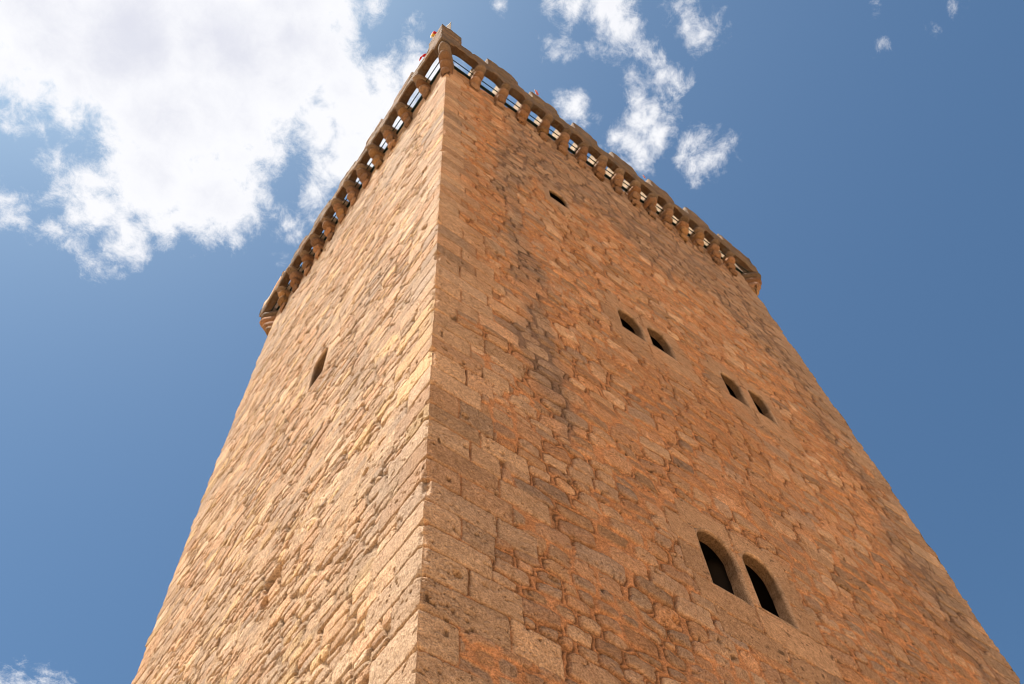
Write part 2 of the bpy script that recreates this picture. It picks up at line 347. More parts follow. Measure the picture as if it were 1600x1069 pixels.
    if warm:
        hst = np.where(rub, 0.009 + 0.020 * id2, 0.020 + 0.006 * id2)
        pil = np.where(rub, 0.014, 0.006) * (1 - np.exp(-np.maximum(e - j, 0) / 0.04))
        tilt = rub * ((id3 - 0.5) * 0.12 * DX + (id4 - 0.5) * 0.16 * DZ)
        mort = 0.006 + 0.016 * sst(-0.3, 0.5, vn(s * 1.7, z * 2.3, sd_ + 85)) + 0.008 * mid + 0.004 * fine
    else:
        hst = np.where(rub, 0.017 + 0.009 * id2, 0.024 + 0.005 * id2)
        pil = np.where(rub, 0.006, 0.005) * (1 - np.exp(-np.maximum(e - j, 0) / 0.03))
        tilt = rub * ((id3 - 0.5) * 0.05 * DX + (id4 - 0.6) * 0.08 * DZ)
        fill = sst(-0.3, 0.5, vn(s * 1.9, z * 2.6, sd_ + 85))
        mort = 0.001 + 0.024 * fill + 0.007 * mid + 0.004 * fine
    rough = (0.007 * mid + 0.0045 * fine) * (1.0 if warm else 0.95)
    disp = mort * (1 - m) + m * (hst + pil + tilt + rough * np.where(kind == 2, 0.4, 1.0))
    # hairline cracks where mortar has shrunk from the stone
    gate = sst(-0.05, 0.25, vn(s * 2.3, z * 3.1, sd_ + 80) + 0.35 * (h2((ID * 999).astype(np.int64), ri, 81) - 0.5))
    crack = np.exp(-((ee - j) / 0.008) ** 2) * np.where(rub, 0.12 + 0.88 * gate, 0.45 + 0.50 * gate * sst(-0.4, 0.2, vn(s * 7, z * 7, sd_ + 82)))
    disp = disp - crack * (0.022 if warm else 0.026)
    # burst pits in the tufa
    pn = vn(s * 17, z * 24, sd_ + 90) ; pg = sst(0.05, 0.5, vn(s * 2.9, z * 3.7, sd_ + 91))
    pit = np.maximum(sst(0.62, 0.85, pn) * pg, sst(0.70, 0.9, vn(s * 33, z * 40, sd_ + 92)) * sst(0.0, 0.4, vn(s * 2.1, z * 4.7, sd_ + 93))) * np.maximum(m, 0.4)
    disp = disp - 0.028 * pit
    disp = disp + (0.030 * big + 0.012 * vn(s * 1.3, z * 1.1, sd_ + 95)) * sst(0.0, 1.2, np.minimum(s, Ls - s))
    for (sd2, hs_, hz_, rx_, rz_) in HOLES:
        if sd2 == side:
            q = np.hypot((s - hs_) / rx_, (z - hz_) / rz_) + 0.25 * mid
            disp = disp - (0.09 if rx_ < 0.09 else 0.45) * (1 - sst(0.70, 0.95, q))
    deep = np.zeros(n)
    for (sd2, hs_, hz_, rx_, rz_) in HOLES:
        if sd2 == side and rx_ >= 0.09: deep = np.maximum(deep, 1 - sst(0.55, 0.85, np.hypot((s - hs_) / rx_, (z - hz_) / rz_) + 0.2 * mid))
    # keep the wall calm where a window stone sits in it
    calm = 1 - sst(0.02, 0.12, near_slab)
    disp = disp * (1 - calm) + calm * (0.018 * m - 0.010 * (1 - m) + 0.004 * mid * m + 0.002 * fine)
    # the corners are worn round
    # ---- colour (what the stone and mortar are made of, plus painted hole shade)
    pi = (id3 * len(PAL) * 0.999).astype(int)
    pal = PAL[pi]
    if not warm:
        pal = pal * 0.60 + np.array((0.56, 0.410, 0.280)) * 0.42
        ym = (sst(0.15, 0.6, fbm(s * 0.7 + 3, z * 0.7, 451, 3)) * 0.3 + 0.25 * (id4 > 0.95))[:, None]; pal = pal * (1 - ym) + np.array((0.60, 0.41, 0.24)) * ym
        mcol = np.array((0.52, 0.37, 0.24))
    else:
        pal = (pal * 0.75 + np.array((0.43, 0.285, 0.19)) * 0.25) * 1.08; pal = np.where((pi == 5)[:, None], np.array((0.43, 0.285, 0.18)), pal)
        mcol = np.array((0.53, 0.285, 0.15))
    slabc = np.array((0.440, 0.295, 0.190))
    pal = np.where((kind == 2)[:, None], slabc * tone[:, None], pal)
    if warm: pal = pal * np.array((1.17, 1.05, 0.93)); mcol = mcol * np.array((1.16, 1.03, 0.92))
    pal = np.where(((kind == 1) & warm)[:, None], pal * 0.55 + np.array((0.55, 0.37, 0.235)) * 0.50, pal)
    var = (0.76 + 0.48 * id4)[:, None] * (1 + 0.10 * mid)[:, None]
    stone = pal * np.where((kind == 2)[:, None], (0.96 + 0.10 * id4)[:, None] * (1 + 0.06 * mid)[:, None], var)
    mort_c = np.tile(mcol, (n, 1)) * (1 + 0.12 * mid + 0.08 * vn(s * 3, z * 3, sd_ + 99))[:, None]
    if warm:
        g1 = fbm(s * 1.1, z * 0.33, 301, 4); g2 = fbm(s * 2.6, z * 1.1, 305, 4)
        # grey mortar in wandering vertical streaks
        band = np.exp(-((s - 1.55 - 0.18 * vn(z * 0.5, z * 0, 310)) / (0.45 + 0.2 * vn(z * 0.8, z * 0, 311))) ** 2) * (0.95 + 0.7 * fbm(s * 2.4, z * 1.2, 312, 3)) * sst(-17, -13, z) * sst(-1.5, -4.5, z)
        band2 = 1.05 * sst(-6.5, -2.0, z) * sst(0.8, 2.6, s)
        band3 = 0.7 * sst(7.2, 9.6, s)
        drip = 0.45 * sst(0.1, 0.6, fbm(s * 2.2, z * 0.16, 340, 3)) * sst(-13, -4, z)
        gr = np.clip(band * 1.1 + band2 + band3 + drip, 0, 1.1) * 1.1 + 0.35 * g1 - 0.15 + 0.35 * g2
        gr = sst(0.25, 0.75, gr)[:, None]
        mort_c = mort_c * (1 - 0.8 * gr) + np.array((0.20, 0.150, 0.115)) * 0.8 * gr
        stone = stone * (1 - 0.42 * gr) + np.array((0.30, 0.225, 0.17)) * 0.42 * gr
        # orange wash of old render
        o1 = np.exp(-((s - 0.72) / 0.35) ** 2) * sst(-13.5, -10, z) * sst(-3, -6, z)
        o2 = np.exp(-(((s - 3.0) / 0.4) ** 2 + ((z + 6.3) / 1.0) ** 2))
        o3 = np.exp(-(((s - 4.6) / 1.6) ** 2 + ((z + 11.2) / 1.1) ** 2))
        o4 = 0.8 * np.exp(-((s - 5.6 - 0.12 * (z + 12)) / 0.9) ** 2) * sst(-16, -13, z) * sst(-8.5, -11, z)
        o5 = 0.22 * sst(-11, -17, z) * sst(0.8, 1.6, s)
        ow = np.clip(o1 + o2 * 1.2 + o3 + o4 + o5, 0, 1.2) + 0.60 * fbm(s * 1.4, z * 0.7, 320, 4) - 0.05
        ow = sst(0.2, 0.9, ow)[:, None] * np.where(kind == 2, 0.55, 1.0)[:, None]
        stone = stone * (1 - 0.42 * ow) + np.array((0.48, 0.245, 0.115)) * 0.42 * ow
        mort_c = mort_c * (1 - 0.5 * ow) + np.array((0.52, 0.235, 0.10)) * 0.5 * ow
        # mortar smeared thinly over the stones
        sm = (sst(0.1, 0.6, fbm(s * 3.2, z * 3.6, 330, 4) + 0.12 - 0.22 * sst(-12, -17, z)) * (0.6 - 0.3 * sst(-12, -16, z)) * np.where(kind == 2, 0.5, rub))[:, None]
        stone = stone * (1 - sm) + mort_c * sm
    else:
        gy = sst(0.15, 0.6, fbm(s * 0.9, z * 0.5, 401, 4) + 0.25 * sst(-6, -1, z))[:, None]
        stone = stone * (1 - 0.35 * gy) + np.array((0.33, 0.265, 0.205)) * 0.35 * gy
        rd = sst(0.1, 0.6, fbm(s * 1.3, z * 0.8, 461, 4))[:, None]
        stone = stone * (1 - 0.22 * rd) + np.array((0.47, 0.29, 0.17)) * 0.22 * rd
        mort_c = mort_c * (1 - 0.6 * gy) + np.array((0.28, 0.215, 0.16)) * 0.6 * gy
    if warm:
        lo = sst(-11, -16, z)[:, None] * ((id2 > 0.35) & rub)[:, None]
        stone = stone * (1 - 0.32 * lo) + np.array((0.40, 0.285, 0.205)) * (0.85 + 0.3 * id4)[:, None] * 0.32 * lo
    col = mort_c * (1 - m)[:, None] + stone * m[:, None]
    recess_dark = np.clip(crack * 0.95 + pit * 0.9 + deep, 0, 1)[:, None]       # cracks and pits coloured darker; shade of the deep holes painted in too
    kk_ = 0.80 if warm else 0.6
    col = col * (1 - kk_ * recess_dark) + np.array((0.085, 0.048, 0.028)) * kk_ * recess_dark
    return disp, np.clip(col, 0.02, 0.75)

def opening_half(side, s, z, grow):
    """True where a point lies within an opening enlarged by grow"""
    hit = np.zeros(len(s), bool)
    for (sd2, s0, s1, zb, zs, zt, dp) in WINS:
        if sd2 != side: continue
        c = (s0 + s1) / 2; w = (s1 - s0) / 2 + grow
        rect = (np.abs(s - c) < w) & (z > zb - grow) & (z <= zs)
        arc = (z > zs) & (((s - c) / w) ** 2 + ((z - zs) / (zt - zs + grow)) ** 2 < 1)
        hit |= rect | arc
    return hit

# ------------------------------------------------------------------ the tower
tower = empty('castle_tower', (WR / 2, WL / 2, 0.0),
              'tall square tan stone tower with corbelled battlements, seen from below its near corner', 'tower')
ZTOP = 1.22
def zrows(fine):
    z = [-HC]
    if fine:
        z += list(np.linspace(-HC + 0.4, -20.2, 14)); cur = -19.9
        while cur < ZTOP:
            z.append(cur); t = np.clip((cur + 19.9) / 20, 0, 1); cur += 0.0105 + 0.0085 * t
        z.append(ZTOP)
    else:
        z += list(np.linspace(-HC + 0.3, ZTOP, 90))
    return np.array(z)
FAST_DETAIL = 1.0
verts_all = []; quads_all = []; cols_all = []; off = 0
for side in range(4):
    Ls = SIDE[side][2]; fine_ = side in (0, 3)
    zr = zrows(fine_)
    if fine_:
        st = 0.0125; ncol = int(Ls / st) + 1
        sr = np.linspace(0, Ls, ncol)
    else: sr = np.linspace(0, Ls, 48)
    S_, Z_ = np.meshgrid(sr, zr, indexing='ij'); S_ = S_.ravel(); Z_ = Z_.ravel()
    dsp, col = masonry(side, S_, Z_)
    dsp = dsp * sst(-0.02, 0.02, S_ + 0.02) 
    # both faces share one displacement at a corner
    edge = np.minimum(S_, Ls - S_)
    k_ = sst(0.0, 0.07, edge)
    prv, nxt = (side - 1) % 4, (side + 1) % 4
    def shared(a, sa, b_, sb): return 0.5 * (masonry(a, np.full_like(zr, sa), zr)[0] + masonry(b_, np.full_like(zr, sb), zr)[0]) - 0.004 - 0.030 * sst(0.35, 0.85, vn(zr * 4.3, zr * 0 + sa, 188)) - 0.012 * sst(0.2, 0.8, vn(zr * 15, zr * 0, 189))
    c0 = shared(prv, SIDE[prv][2] - 0.03, side, 0.03); c1 = shared(side, Ls - 0.03, nxt, 0.03)
    def jog(corner_row):
        qr = QROWS[corner_row]; qi = np.clip(np.searchsorted(qr, zr) - 1, 0, len(qr) - 2)
        tq = np.minimum(zr - qr[qi], qr[qi + 1] - zr)
        return 0.030 * (h2(qi, qi * 0 + 41, 900 + corner_row) - 0.5) * sst(0, 0.03, tq) - 0.020 * (1 - sst(0.0, 0.03, tq))
    c0 = c0 + jog(side); c1 = c1 + jog(nxt)
    cs0 = np.tile(c0, len(sr)); cs1 = np.tile(c1, len(sr))
    dsp = dsp * k_ + np.where(S_ < Ls / 2, cs0, cs1) * (1 - k_)
    pts = P(side, S_, dsp, Z_)
    q = grid_quads(len(sr), len(zr))
    inside = opening_half(side, S_, Z_, 0.045)
    if inside.any(): q = q[~inside[q].all(1)]
    verts_all.append(pts); quads_all.append(q + off); cols_all.append(col); off += len(pts)
wall = raw_mesh('wall', np.concatenate(verts_all), np.concatenate(quads_all), MAT_WALL, tower, np.concatenate(cols_all))
del verts_all, quads_all, cols_all

# ------------------------------------------------------------------ windows: dressed surround, reveal, dark room behind
def window(spec, idx):
    side, s0, s1, zb, zs, zt, dp = spec
    c = (s0 + s1) / 2; w = (s1 - s0) / 2
    na_ = 18
    def outline(gr, gz=None):
        gz = gr if gz is None else gz
        pts = []
        for t in np.linspace(0, 1, 9)[:-1]: pts.append((c - (w + gr) + 2 * (w + gr) * t, zb - gz))
        for t in np.linspace(0, 1, 9)[:-1]: pts.append((c + w + gr, zb - gz + (zs - zb + gz) * t))
        for t in np.linspace(0, math.pi, na_): pts.append((c + (w + gr) * math.cos(t), zs + (zt - zs + gr) * math.sin(t)))
        for t in np.linspace(0, 1, 9)[1:-1]: pts.append((c - (w + gr), zs - (zs - zb + gz) * t))
        return np.array(pts)
    rings = [(0.090, -0.03), (0.080, 0.006), (0.050, 0.019), (0.030, 0.018), (0.018, 0.008)]
    for t in np.linspace(0.1, 1, 9): rings.append((0.014 - 0.006 * t, -dp * t))
    V = []
    for k, (gr, d) in enumerate(rings):
        o = outline(gr, gr)
        nz = fbm(o[:, 0] * 6 + idx, o[:, 1] * 6 + d * 7, 700 + idx, 3)
        ctr = np.array([c, (zb + zs) / 2])
        dirv = (o - ctr) / np.linalg.norm(o - ctr, axis=1)[:, None]
        o = o + dirv * (nz * (0.012 if k > 2 else 0.006))[:, None]
        V.append(P(side, o[:, 0], np.full(len(o), d) + 0.004 * nz, o[:, 1]))
    nr = len(rings); npt = len(V[0])
    V = np.stack(V, 0)                                  # ring, pt
    vv = V.transpose(1, 0, 2).reshape(-1, 3)
    q = grid_quads(npt, nr, closed=True)
    rnd = fbm(vv[:, 0] * 4 + vv[:, 1] * 3, vv[:, 2] * 4, 720 + idx, 3)
    base = np.array((0.475, 0.31, 0.195)) if side == 0 else np.array((0.50, 0.35, 0.23))
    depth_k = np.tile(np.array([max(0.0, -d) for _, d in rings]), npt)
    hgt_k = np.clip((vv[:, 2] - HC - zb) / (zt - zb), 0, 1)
    # shade of the reveals put into the colour, strongest in the arches
    reveal_shade = np.clip(depth_k / 0.03, 0, 1) * ((0.35 + 0.5 * sst(0.3, 0.8, hgt_k)) if idx in (5, 6) else (0.45 + 0.4 * sst(0.2, 0.7, hgt_k)) if side == 0 else 0.8)
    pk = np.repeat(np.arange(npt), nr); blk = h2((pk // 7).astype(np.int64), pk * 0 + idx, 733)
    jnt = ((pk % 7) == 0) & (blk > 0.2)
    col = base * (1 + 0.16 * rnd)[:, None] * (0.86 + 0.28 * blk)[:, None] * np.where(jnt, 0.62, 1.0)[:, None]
    col = col * (1 - reveal_shade)[:, None] + np.array((0.12, 0.068, 0.034)) * reveal_shade[:, None]
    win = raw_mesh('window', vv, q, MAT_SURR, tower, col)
    # the unlit room behind, opening out from the reveal
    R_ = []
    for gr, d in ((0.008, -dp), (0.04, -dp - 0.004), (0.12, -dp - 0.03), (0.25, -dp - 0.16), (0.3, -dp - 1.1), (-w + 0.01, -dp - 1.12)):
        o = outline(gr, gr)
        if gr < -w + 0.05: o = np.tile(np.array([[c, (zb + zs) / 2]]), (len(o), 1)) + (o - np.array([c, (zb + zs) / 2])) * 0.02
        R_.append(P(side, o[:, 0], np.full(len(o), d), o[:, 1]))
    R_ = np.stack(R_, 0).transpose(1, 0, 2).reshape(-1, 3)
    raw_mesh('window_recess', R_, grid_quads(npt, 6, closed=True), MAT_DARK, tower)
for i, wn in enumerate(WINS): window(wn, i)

# ------------------------------------------------------------------ corbels
CORB = {0: [0.80, 1.58, 2.28, 2.96, 3.57, 4.20, 4.80, 5.40, 6.00, 6.58, 7.14, 7.72, 8.30, 8.88, 9.48],
        3: [WL - v for v in (0.76, 1.62, 2.33, 2.97, 3.58, 4.16, 4.76, 5.35, 5.94, 6.52, 7.14, 7.80)]}
CORB[2] = [WR - v for v in CORB[0]]; CORB[1] = [WL - v for v in CORB[3]]
for k in CORB: CORB[k] = sorted(CORB[k])
def overhang(side, s):
    s = np.asarray(s, float)
    if side == 0: t = s / WR; return 0.49 - 0.07 * t - 0.10 * sst(0.86, 1.0, t)
    if side == 3: t = (WL - s) / WL; return 0.49 - 0.07 * t - 0.04 * sst(0.86, 1.0, t)
    if side == 1: return 0.32 + 0.04 * s / WL
    return 0.36 + 0.02 * s / WR
def far_drop(side, s):
    t = {0: s / WR, 3: (WL - s) / WL, 1: np.full_like(s, 1.0), 2: np.full_like(s, 1.0)}[side]
    return t
def corbel_mesh(place, w, rolls, seed):
    """rolls: list of (z0, z1, reach); place(a, d, z) -> world points, a across the width"""
    V = []; Q = []; C = []; off = 0
    r = np.random.RandomState(seed)
    for k, (z0, z1, reach) in enumerate(rolls):
        hw = w / 2 * r.uniform(0.90, 1.10) * (1.0 if seed < 90 else (0.82, 0.90, 1.0, 1.12)[k]); sh = r.uniform(-0.02, 0.02); reach = reach * r.uniform(0.90, 1.05)
        hh = (z1 - z0) / 2; zc_ = (z0 + z1) / 2
        # profile: along the underside, round the nose, back along the top
        prof = [(-0.06, -hh), (reach * 0.25, -hh), (reach * 0.5 , -hh)]
        nose0 = reach - hh * 1.1
        for t in np.linspace(-math.pi / 2, math.pi / 2, 13): prof.append((nose0 + hh * 1.1 * math.cos(t), hh * math.sin(t)))
        prof.append((-0.06, hh))
        prof = np.array(prof)
        acr = np.concatenate([[-1, -0.95, -0.86], np.linspace(-0.7, 0.7, 7), [0.86, 0.95, 1]])
        ins = 1 - (0.40 if seed < 90 else 0.50) * np.abs(acr) ** 3
        A, K = np.meshgrid(acr * hw + sh, np.arange(len(prof)), indexing='ij')
        INS = np.repeat(ins[:, None], len(prof), 1)
        D = prof[K, 0]; Zp = prof[K, 1]
        ctr_d = reach * 0.5
        D2 = np.where(D > 0, ctr_d + (D - ctr_d) * INS, D); Z2 = Zp * INS
        nz = fbm(A * 9 + seed * 3.1, (D + Zp) * 8 + k * 5, 800 + seed, 3)
        D2 = D2 + (0.030 * nz - 0.05 * sst(0.3, 0.8, nz)) * (D > 0); Z2 = Z2 + 0.012 * nz
        pts = place(A.ravel(), D2.ravel(), (zc_ + Z2).ravel())
        nu, nv = A.shape
        V.append(pts); Q.append(grid_quads(nu, nv, off))
        # flat cheeks
        m_ = nv // 2
        cap = []
        for e_idx, flip in ((0, False), (nu - 1, True)):
            for i in range(m_):
                a0 = e_idx * nv + i; a1 = e_idx * nv + i + 1; b0 = e_idx * nv + nv - 1 - i; b1 = e_idx * nv + nv - 2 - i
                if a1 >= b1: break
                qd = [a0, a1, b1, b0]
                cap.append(qd[::-1] if flip else qd)
        Q.append(np.array(cap) + off)
        tone = PAL[r.randint(0, 7)] * 0.4 + np.array((0.44, 0.225, 0.115)) * 0.6
        if k == 3: tone = np.array((0.33, 0.235, 0.165))
        C.append(np.tile(tone * r.uniform(0.45, 0.82), (len(pts), 1)) * (1 + 0.12 * nz.ravel())[:, None])
        off += len(pts)
    return np.concatenate(V), np.concatenate(Q), np.concatenate(C)
cs = 0
for side in (0, 3, 1, 2):
    for s0 in CORB[side]:
        t = float(far_drop(side, np.array(s0)))
        oh = float(overhang(side, np.array(s0)))
        zb = 0.42 - 0.16 * t + rs.uniform(-0.03, 0.03)
        top = 1.44 - 0.10 * t
        hs = (top - zb) / 3.55
        rolls = [(zb, zb + hs * .97, oh * 0.32), (zb + hs, zb + 1.97 * hs, oh * 0.58), (zb + 2 * hs, zb + 2.97 * hs, oh * 0.83), (zb + 3 * hs, top + 0.02, oh * 1.05)]
        def place(a, d, z, side=side, s0=s0): return P(side, s0 + a, d, z, 0.001)
        v, q, c_ = corbel_mesh(place, 0.255, rolls, cs)
        raw_mesh('corbel', v, q, MAT_CORB, tower, c_); cs += 1
for ci, (cx_, cy_, dx_, dy_) in enumerate(((0, 0, -1, -1), (WR, 0, 1, -1), (WR, WL, 1, 1), (0, WL, -1, 1))):
    rt = math.sqrt(0.5); kk = 1.0 if ci == 0 else 0.95
    rolls = [(0.0, 0.31, 0.20 * kk), (0.31, 0.62, 0.36 * kk), (0.62, 0.93, 0.50 * kk), (0.93, 1.42 if ci == 0 else 1.20, (0.66 if ci == 0 else 0.53) * kk)]
    def place(a, d, z):
        dd = d - 0.05
        return np.stack([cx_ + dx_ * rt * dd + (-dy_ * rt) * a * 1.0, cy_ + dy_ * rt * dd + (dx_ * rt) * a * 1.0, z + HC], -1)
    v, q, c_ = corbel_mesh(place, 0.29, rolls, 90 + ci)
    raw_mesh('corner_corbel', v, q, MAT_CORB, tower, c_)

# ------------------------------------------------------------------ parapet on little arches, merlons on top
def sill_z(side, s): return 2.28 - 0.44 * far_drop(side, s) + 0.05 * vn(s * 1.9, s * 0, 910 + side) + 0.018 * vn(s * 8, s * 0, 914)
def arch_bottom(side, s):
    cs_ = np.array([0.0] + list(CORB[side]) + [SIDE[side][2]])
    i = np.clip(np.searchsorted(cs_, s) - 1, 0, len(cs_) - 2)
    a = cs_[i] + np.where(i == 0, 0.18, 0.13); b = cs_[i + 1] - np.where(i == len(cs_) - 2, 0.18, 0.13)
    spring = 1.38 - 0.12 * far_drop(side, s); rise = 0.24
    t = np.clip((s - (a + b) / 2) / np.maximum((b - a) / 2, .01), -1, 1)
    wid = np.clip((b - a) / 0.45, 0.8, 1.25)
    prof = 1 - np.abs(t) ** 2.6
    return spring + rise * wid * prof ** 0.62 + 0.022 * vn(s * 8, s * 0, 915)
TH = 0.23
def band_mesh(name, runs, zb_f, zt_f, tone, seed, dz=0.045, th=TH, extra_out=0.0, mat=None, lens=False):
    """a thick wall band along the perimeter: runs = [(side, s0, s1), ...] joined end to end"""
    cols_ = []
    for (side, a, b) in runs:
        n_ = max(3, int((b - a) / 0.03)); sr_ = np.linspace(a, b, n_)
        cols_.append((side, sr_))
    V = []; C = []; nv = None
    nout = max(6, int(1.2 / dz))
    for (side, sr_) in cols_:
        zb_ = zb_f(side, sr_); zt_ = zt_f(side, sr_)
        oh = overhang(side, sr_) + extra_out
        # cross-section loop: outer face up, top, inner face down, underside
        tt = np.concatenate([np.linspace(0, 1, nout), [1.0] * 3, np.linspace(1, 0, 6), [0.0] * 3])
        dd = np.concatenate([np.zeros(nout), [0.15, 0.5, 0.85], np.ones(6), [0.85, 0.5, 0.15]])
        S2, T2 = np.meshgrid(sr_, tt, indexing='ij'); _, D2 = np.meshgrid(sr_, dd, indexing='ij')
        Zb = np.repeat(zb_[:, None], len(tt), 1); Zt = np.repeat(zt_[:, None], len(tt), 1)
        OH = np.repeat(oh[:, None], len(tt), 1)
        Z2 = Zb + (Zt - Zb) * T2
        Dm = OH - th * D2
        out_w = np.clip(1 - D2 * 4, 0, 1)
        # relief: ashlar-like blocks, eroded joints
        gl = SIDE[side][0][0] * 3 + side * 13.7
        rr = np.floor((Z2 + 0.03 * vn(S2 * 2, Z2 * 0, seed)) / 0.23)
        wj = 0.38 + 0.2 * h2(rr.astype(np.int64), rr.astype(np.int64) * 0 + seed, 5)
        xx = S2 / wj + h2(rr.astype(np.int64), rr.astype(np.int64) * 0, seed + 3) * 3
        fxx = xx - np.floor(xx); fz = Z2 / 0.23 - np.floor(Z2 / 0.23)
        ej = np.minimum(np.minimum(fxx, 1 - fxx) * wj, np.minimum(fz, 1 - fz) * 0.23)
        idb = h2(np.floor(xx).astype(np.int64), rr.astype(np.int64), seed + 7)
        m_ = sst(0.002, 0.02, ej)
        nz = fbm(S2 * 5 + gl, Z2 * 6 + D2 * 2, seed + 11, 4, 0.6)
        edge_round = 0.03 * (np.exp(-T2 * (Zt - Zb) / 0.03) + np.exp(-(1 - T2) * (Zt - Zb) / 0.035)) * out_w
        rel = out_w * (0.018 * m_ - 0.020 + 0.020 * nz + 0.026 * (idb - 0.5)) - edge_round
        topw = (T2 >= 0.999) * 1.0
        Z3 = Z2 + 0.02 * fbm(S2 * 4 + gl, D2 * 3, seed + 20, 3) * topw
        pts = P(side, S2.ravel(), (Dm + rel + 0.010 * nz * (1 - out_w)).ravel(), Z3.ravel())
        V.append(pts)
        pi = (idb * 6.99).astype(int)
        base = (PAL[pi] * 0.35 + np.array((0.35, 0.255, 0.18)) * 0.65) * tone
        cc2 = base * (0.88 + 0.24 * idb)[..., None] * (1 + 0.15 * nz)[..., None]
        cc2 = cc2 * (0.82 + 0.18 * m_)[..., None]
        brown = np.array((0.105, 0.062, 0.036)); under = ((T2 < 0.001) & (D2 > 0.01))[..., None] * 1.0  # undersides coloured dark brown, standing in for shade under the arches
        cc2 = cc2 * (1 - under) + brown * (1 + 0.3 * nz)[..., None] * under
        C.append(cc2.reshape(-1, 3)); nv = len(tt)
    V = np.concatenate(V); C = np.concatenate(C)
    nu = len(V) // nv
    # loop closed in the section direction
    iu = np.arange(nu - 1); iv = np.arange(nv); U, W = np.meshgrid(iu, iv, indexing='ij'); W2 = (W + 1) % nv
    q = np.stack([U * nv + W, (U + 1) * nv + W, (U + 1) * nv + W2, U * nv + W2], -1).reshape(-1, 4)
    caps = []
    n_in = nout + 3                     # inner-face indices run n_in .. n_in+5 downwards
    for e_i, flip in ((0, False), (nu - 1, True)):
        b0 = e_i * nv
        lv = [(int(round(t * (nout - 1))), n_in + 5 - k) for k, t in enumerate(np.linspace(0, 1, 6))]
        for (o1, i1), (o2, i2) in zip(lv[:-1], lv[1:]):
            qd = [b0 + o1, b0 + o2, b0 + i2, b0 + i1]
            caps.append(qd[::-1] if flip else qd)
    if not (len(runs) == 4):
        q = np.concatenate([q, np.array(caps)])
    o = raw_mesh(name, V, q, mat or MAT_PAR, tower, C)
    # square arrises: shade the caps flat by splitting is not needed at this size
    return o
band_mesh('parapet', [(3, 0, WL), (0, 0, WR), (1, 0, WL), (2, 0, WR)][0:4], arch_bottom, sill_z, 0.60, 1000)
def merlon(runs, seed, h=0.62, tone=0.68, slope=(0.0, 0.0), mat=None):
    first = runs[0]; last = runs[-1]
    tot = sum(b - a for _, a, b in runs)
    def zt(side, s):
        acc = 0.0
        for (sd2, a, b) in runs:
            if sd2 == side and a - 1e-6 <= s[0] and s[-1] <= b + 1e-6: break
            acc += b - a
        u = acc + (s - a)
        v = tot - u
        cut = 0.16 * np.exp(-u / 0.06) * slope[0] + 0.30 * np.clip(1 - v / 0.16, 0, 1) ** 1.6 * slope[1]
        return sill_z(side, s) + h * (1 + 0.05 * vn(s * 3, s * 0, seed)) - cut + 0.02 * vn(s * 11, s * 0, seed + 1)
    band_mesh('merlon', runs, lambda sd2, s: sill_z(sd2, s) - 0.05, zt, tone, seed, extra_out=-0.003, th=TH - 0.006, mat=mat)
merlon([(3, WL - 0.36, WL), (0, 0, 0.34)], 1101, 1.04, 0.60)
for i, (a, b, h) in enumerate(((1.00, 1.98, .88), (2.46, 3.34, .84), (3.92, 4.70, .80), (5.28, 6.08, .74), (6.66, 7.44, .76), (8.02, 8.78, .72), (9.34, WR, .66))):
    if i == 6: merlon([(0, a, WR), (1, 0, 0.5)], 1120 + i, h, 0.60, (0, 0))
    else: merlon([(0, a, b)], 1120 + i, h, 0.60 + 0.06 * (i % 3), (0.2, 0.9 - 0.3 * (i % 2)))
for i, (a, b) in enumerate(((0.98, 1.88), (2.50, 3.30), (3.90, 4.70), (5.20, 6.00), (6.50, 7.20), (7.78, WL))):
    if i == 5: merlon([(2, WR - 0.5, WR), (3, 0, WL - a)], 1140 + i, 0.50, 1.5, mat=MAT_SURR)
    else: merlon([(3, WL - b, WL - a)], 1140 + i, 0.70 - 0.02 * i, 0.68, (0.8, 0.2))
for side in (1, 2):
    x = 1.1; i = 0
    while x + 0.8 < SIDE[side][2] - 0.7:
        merlon([(side, x, x + 0.75)], 1160 + side * 20 + i, 0.42, 0.97, (0.3, 0.6)); x += 1.38; i += 1

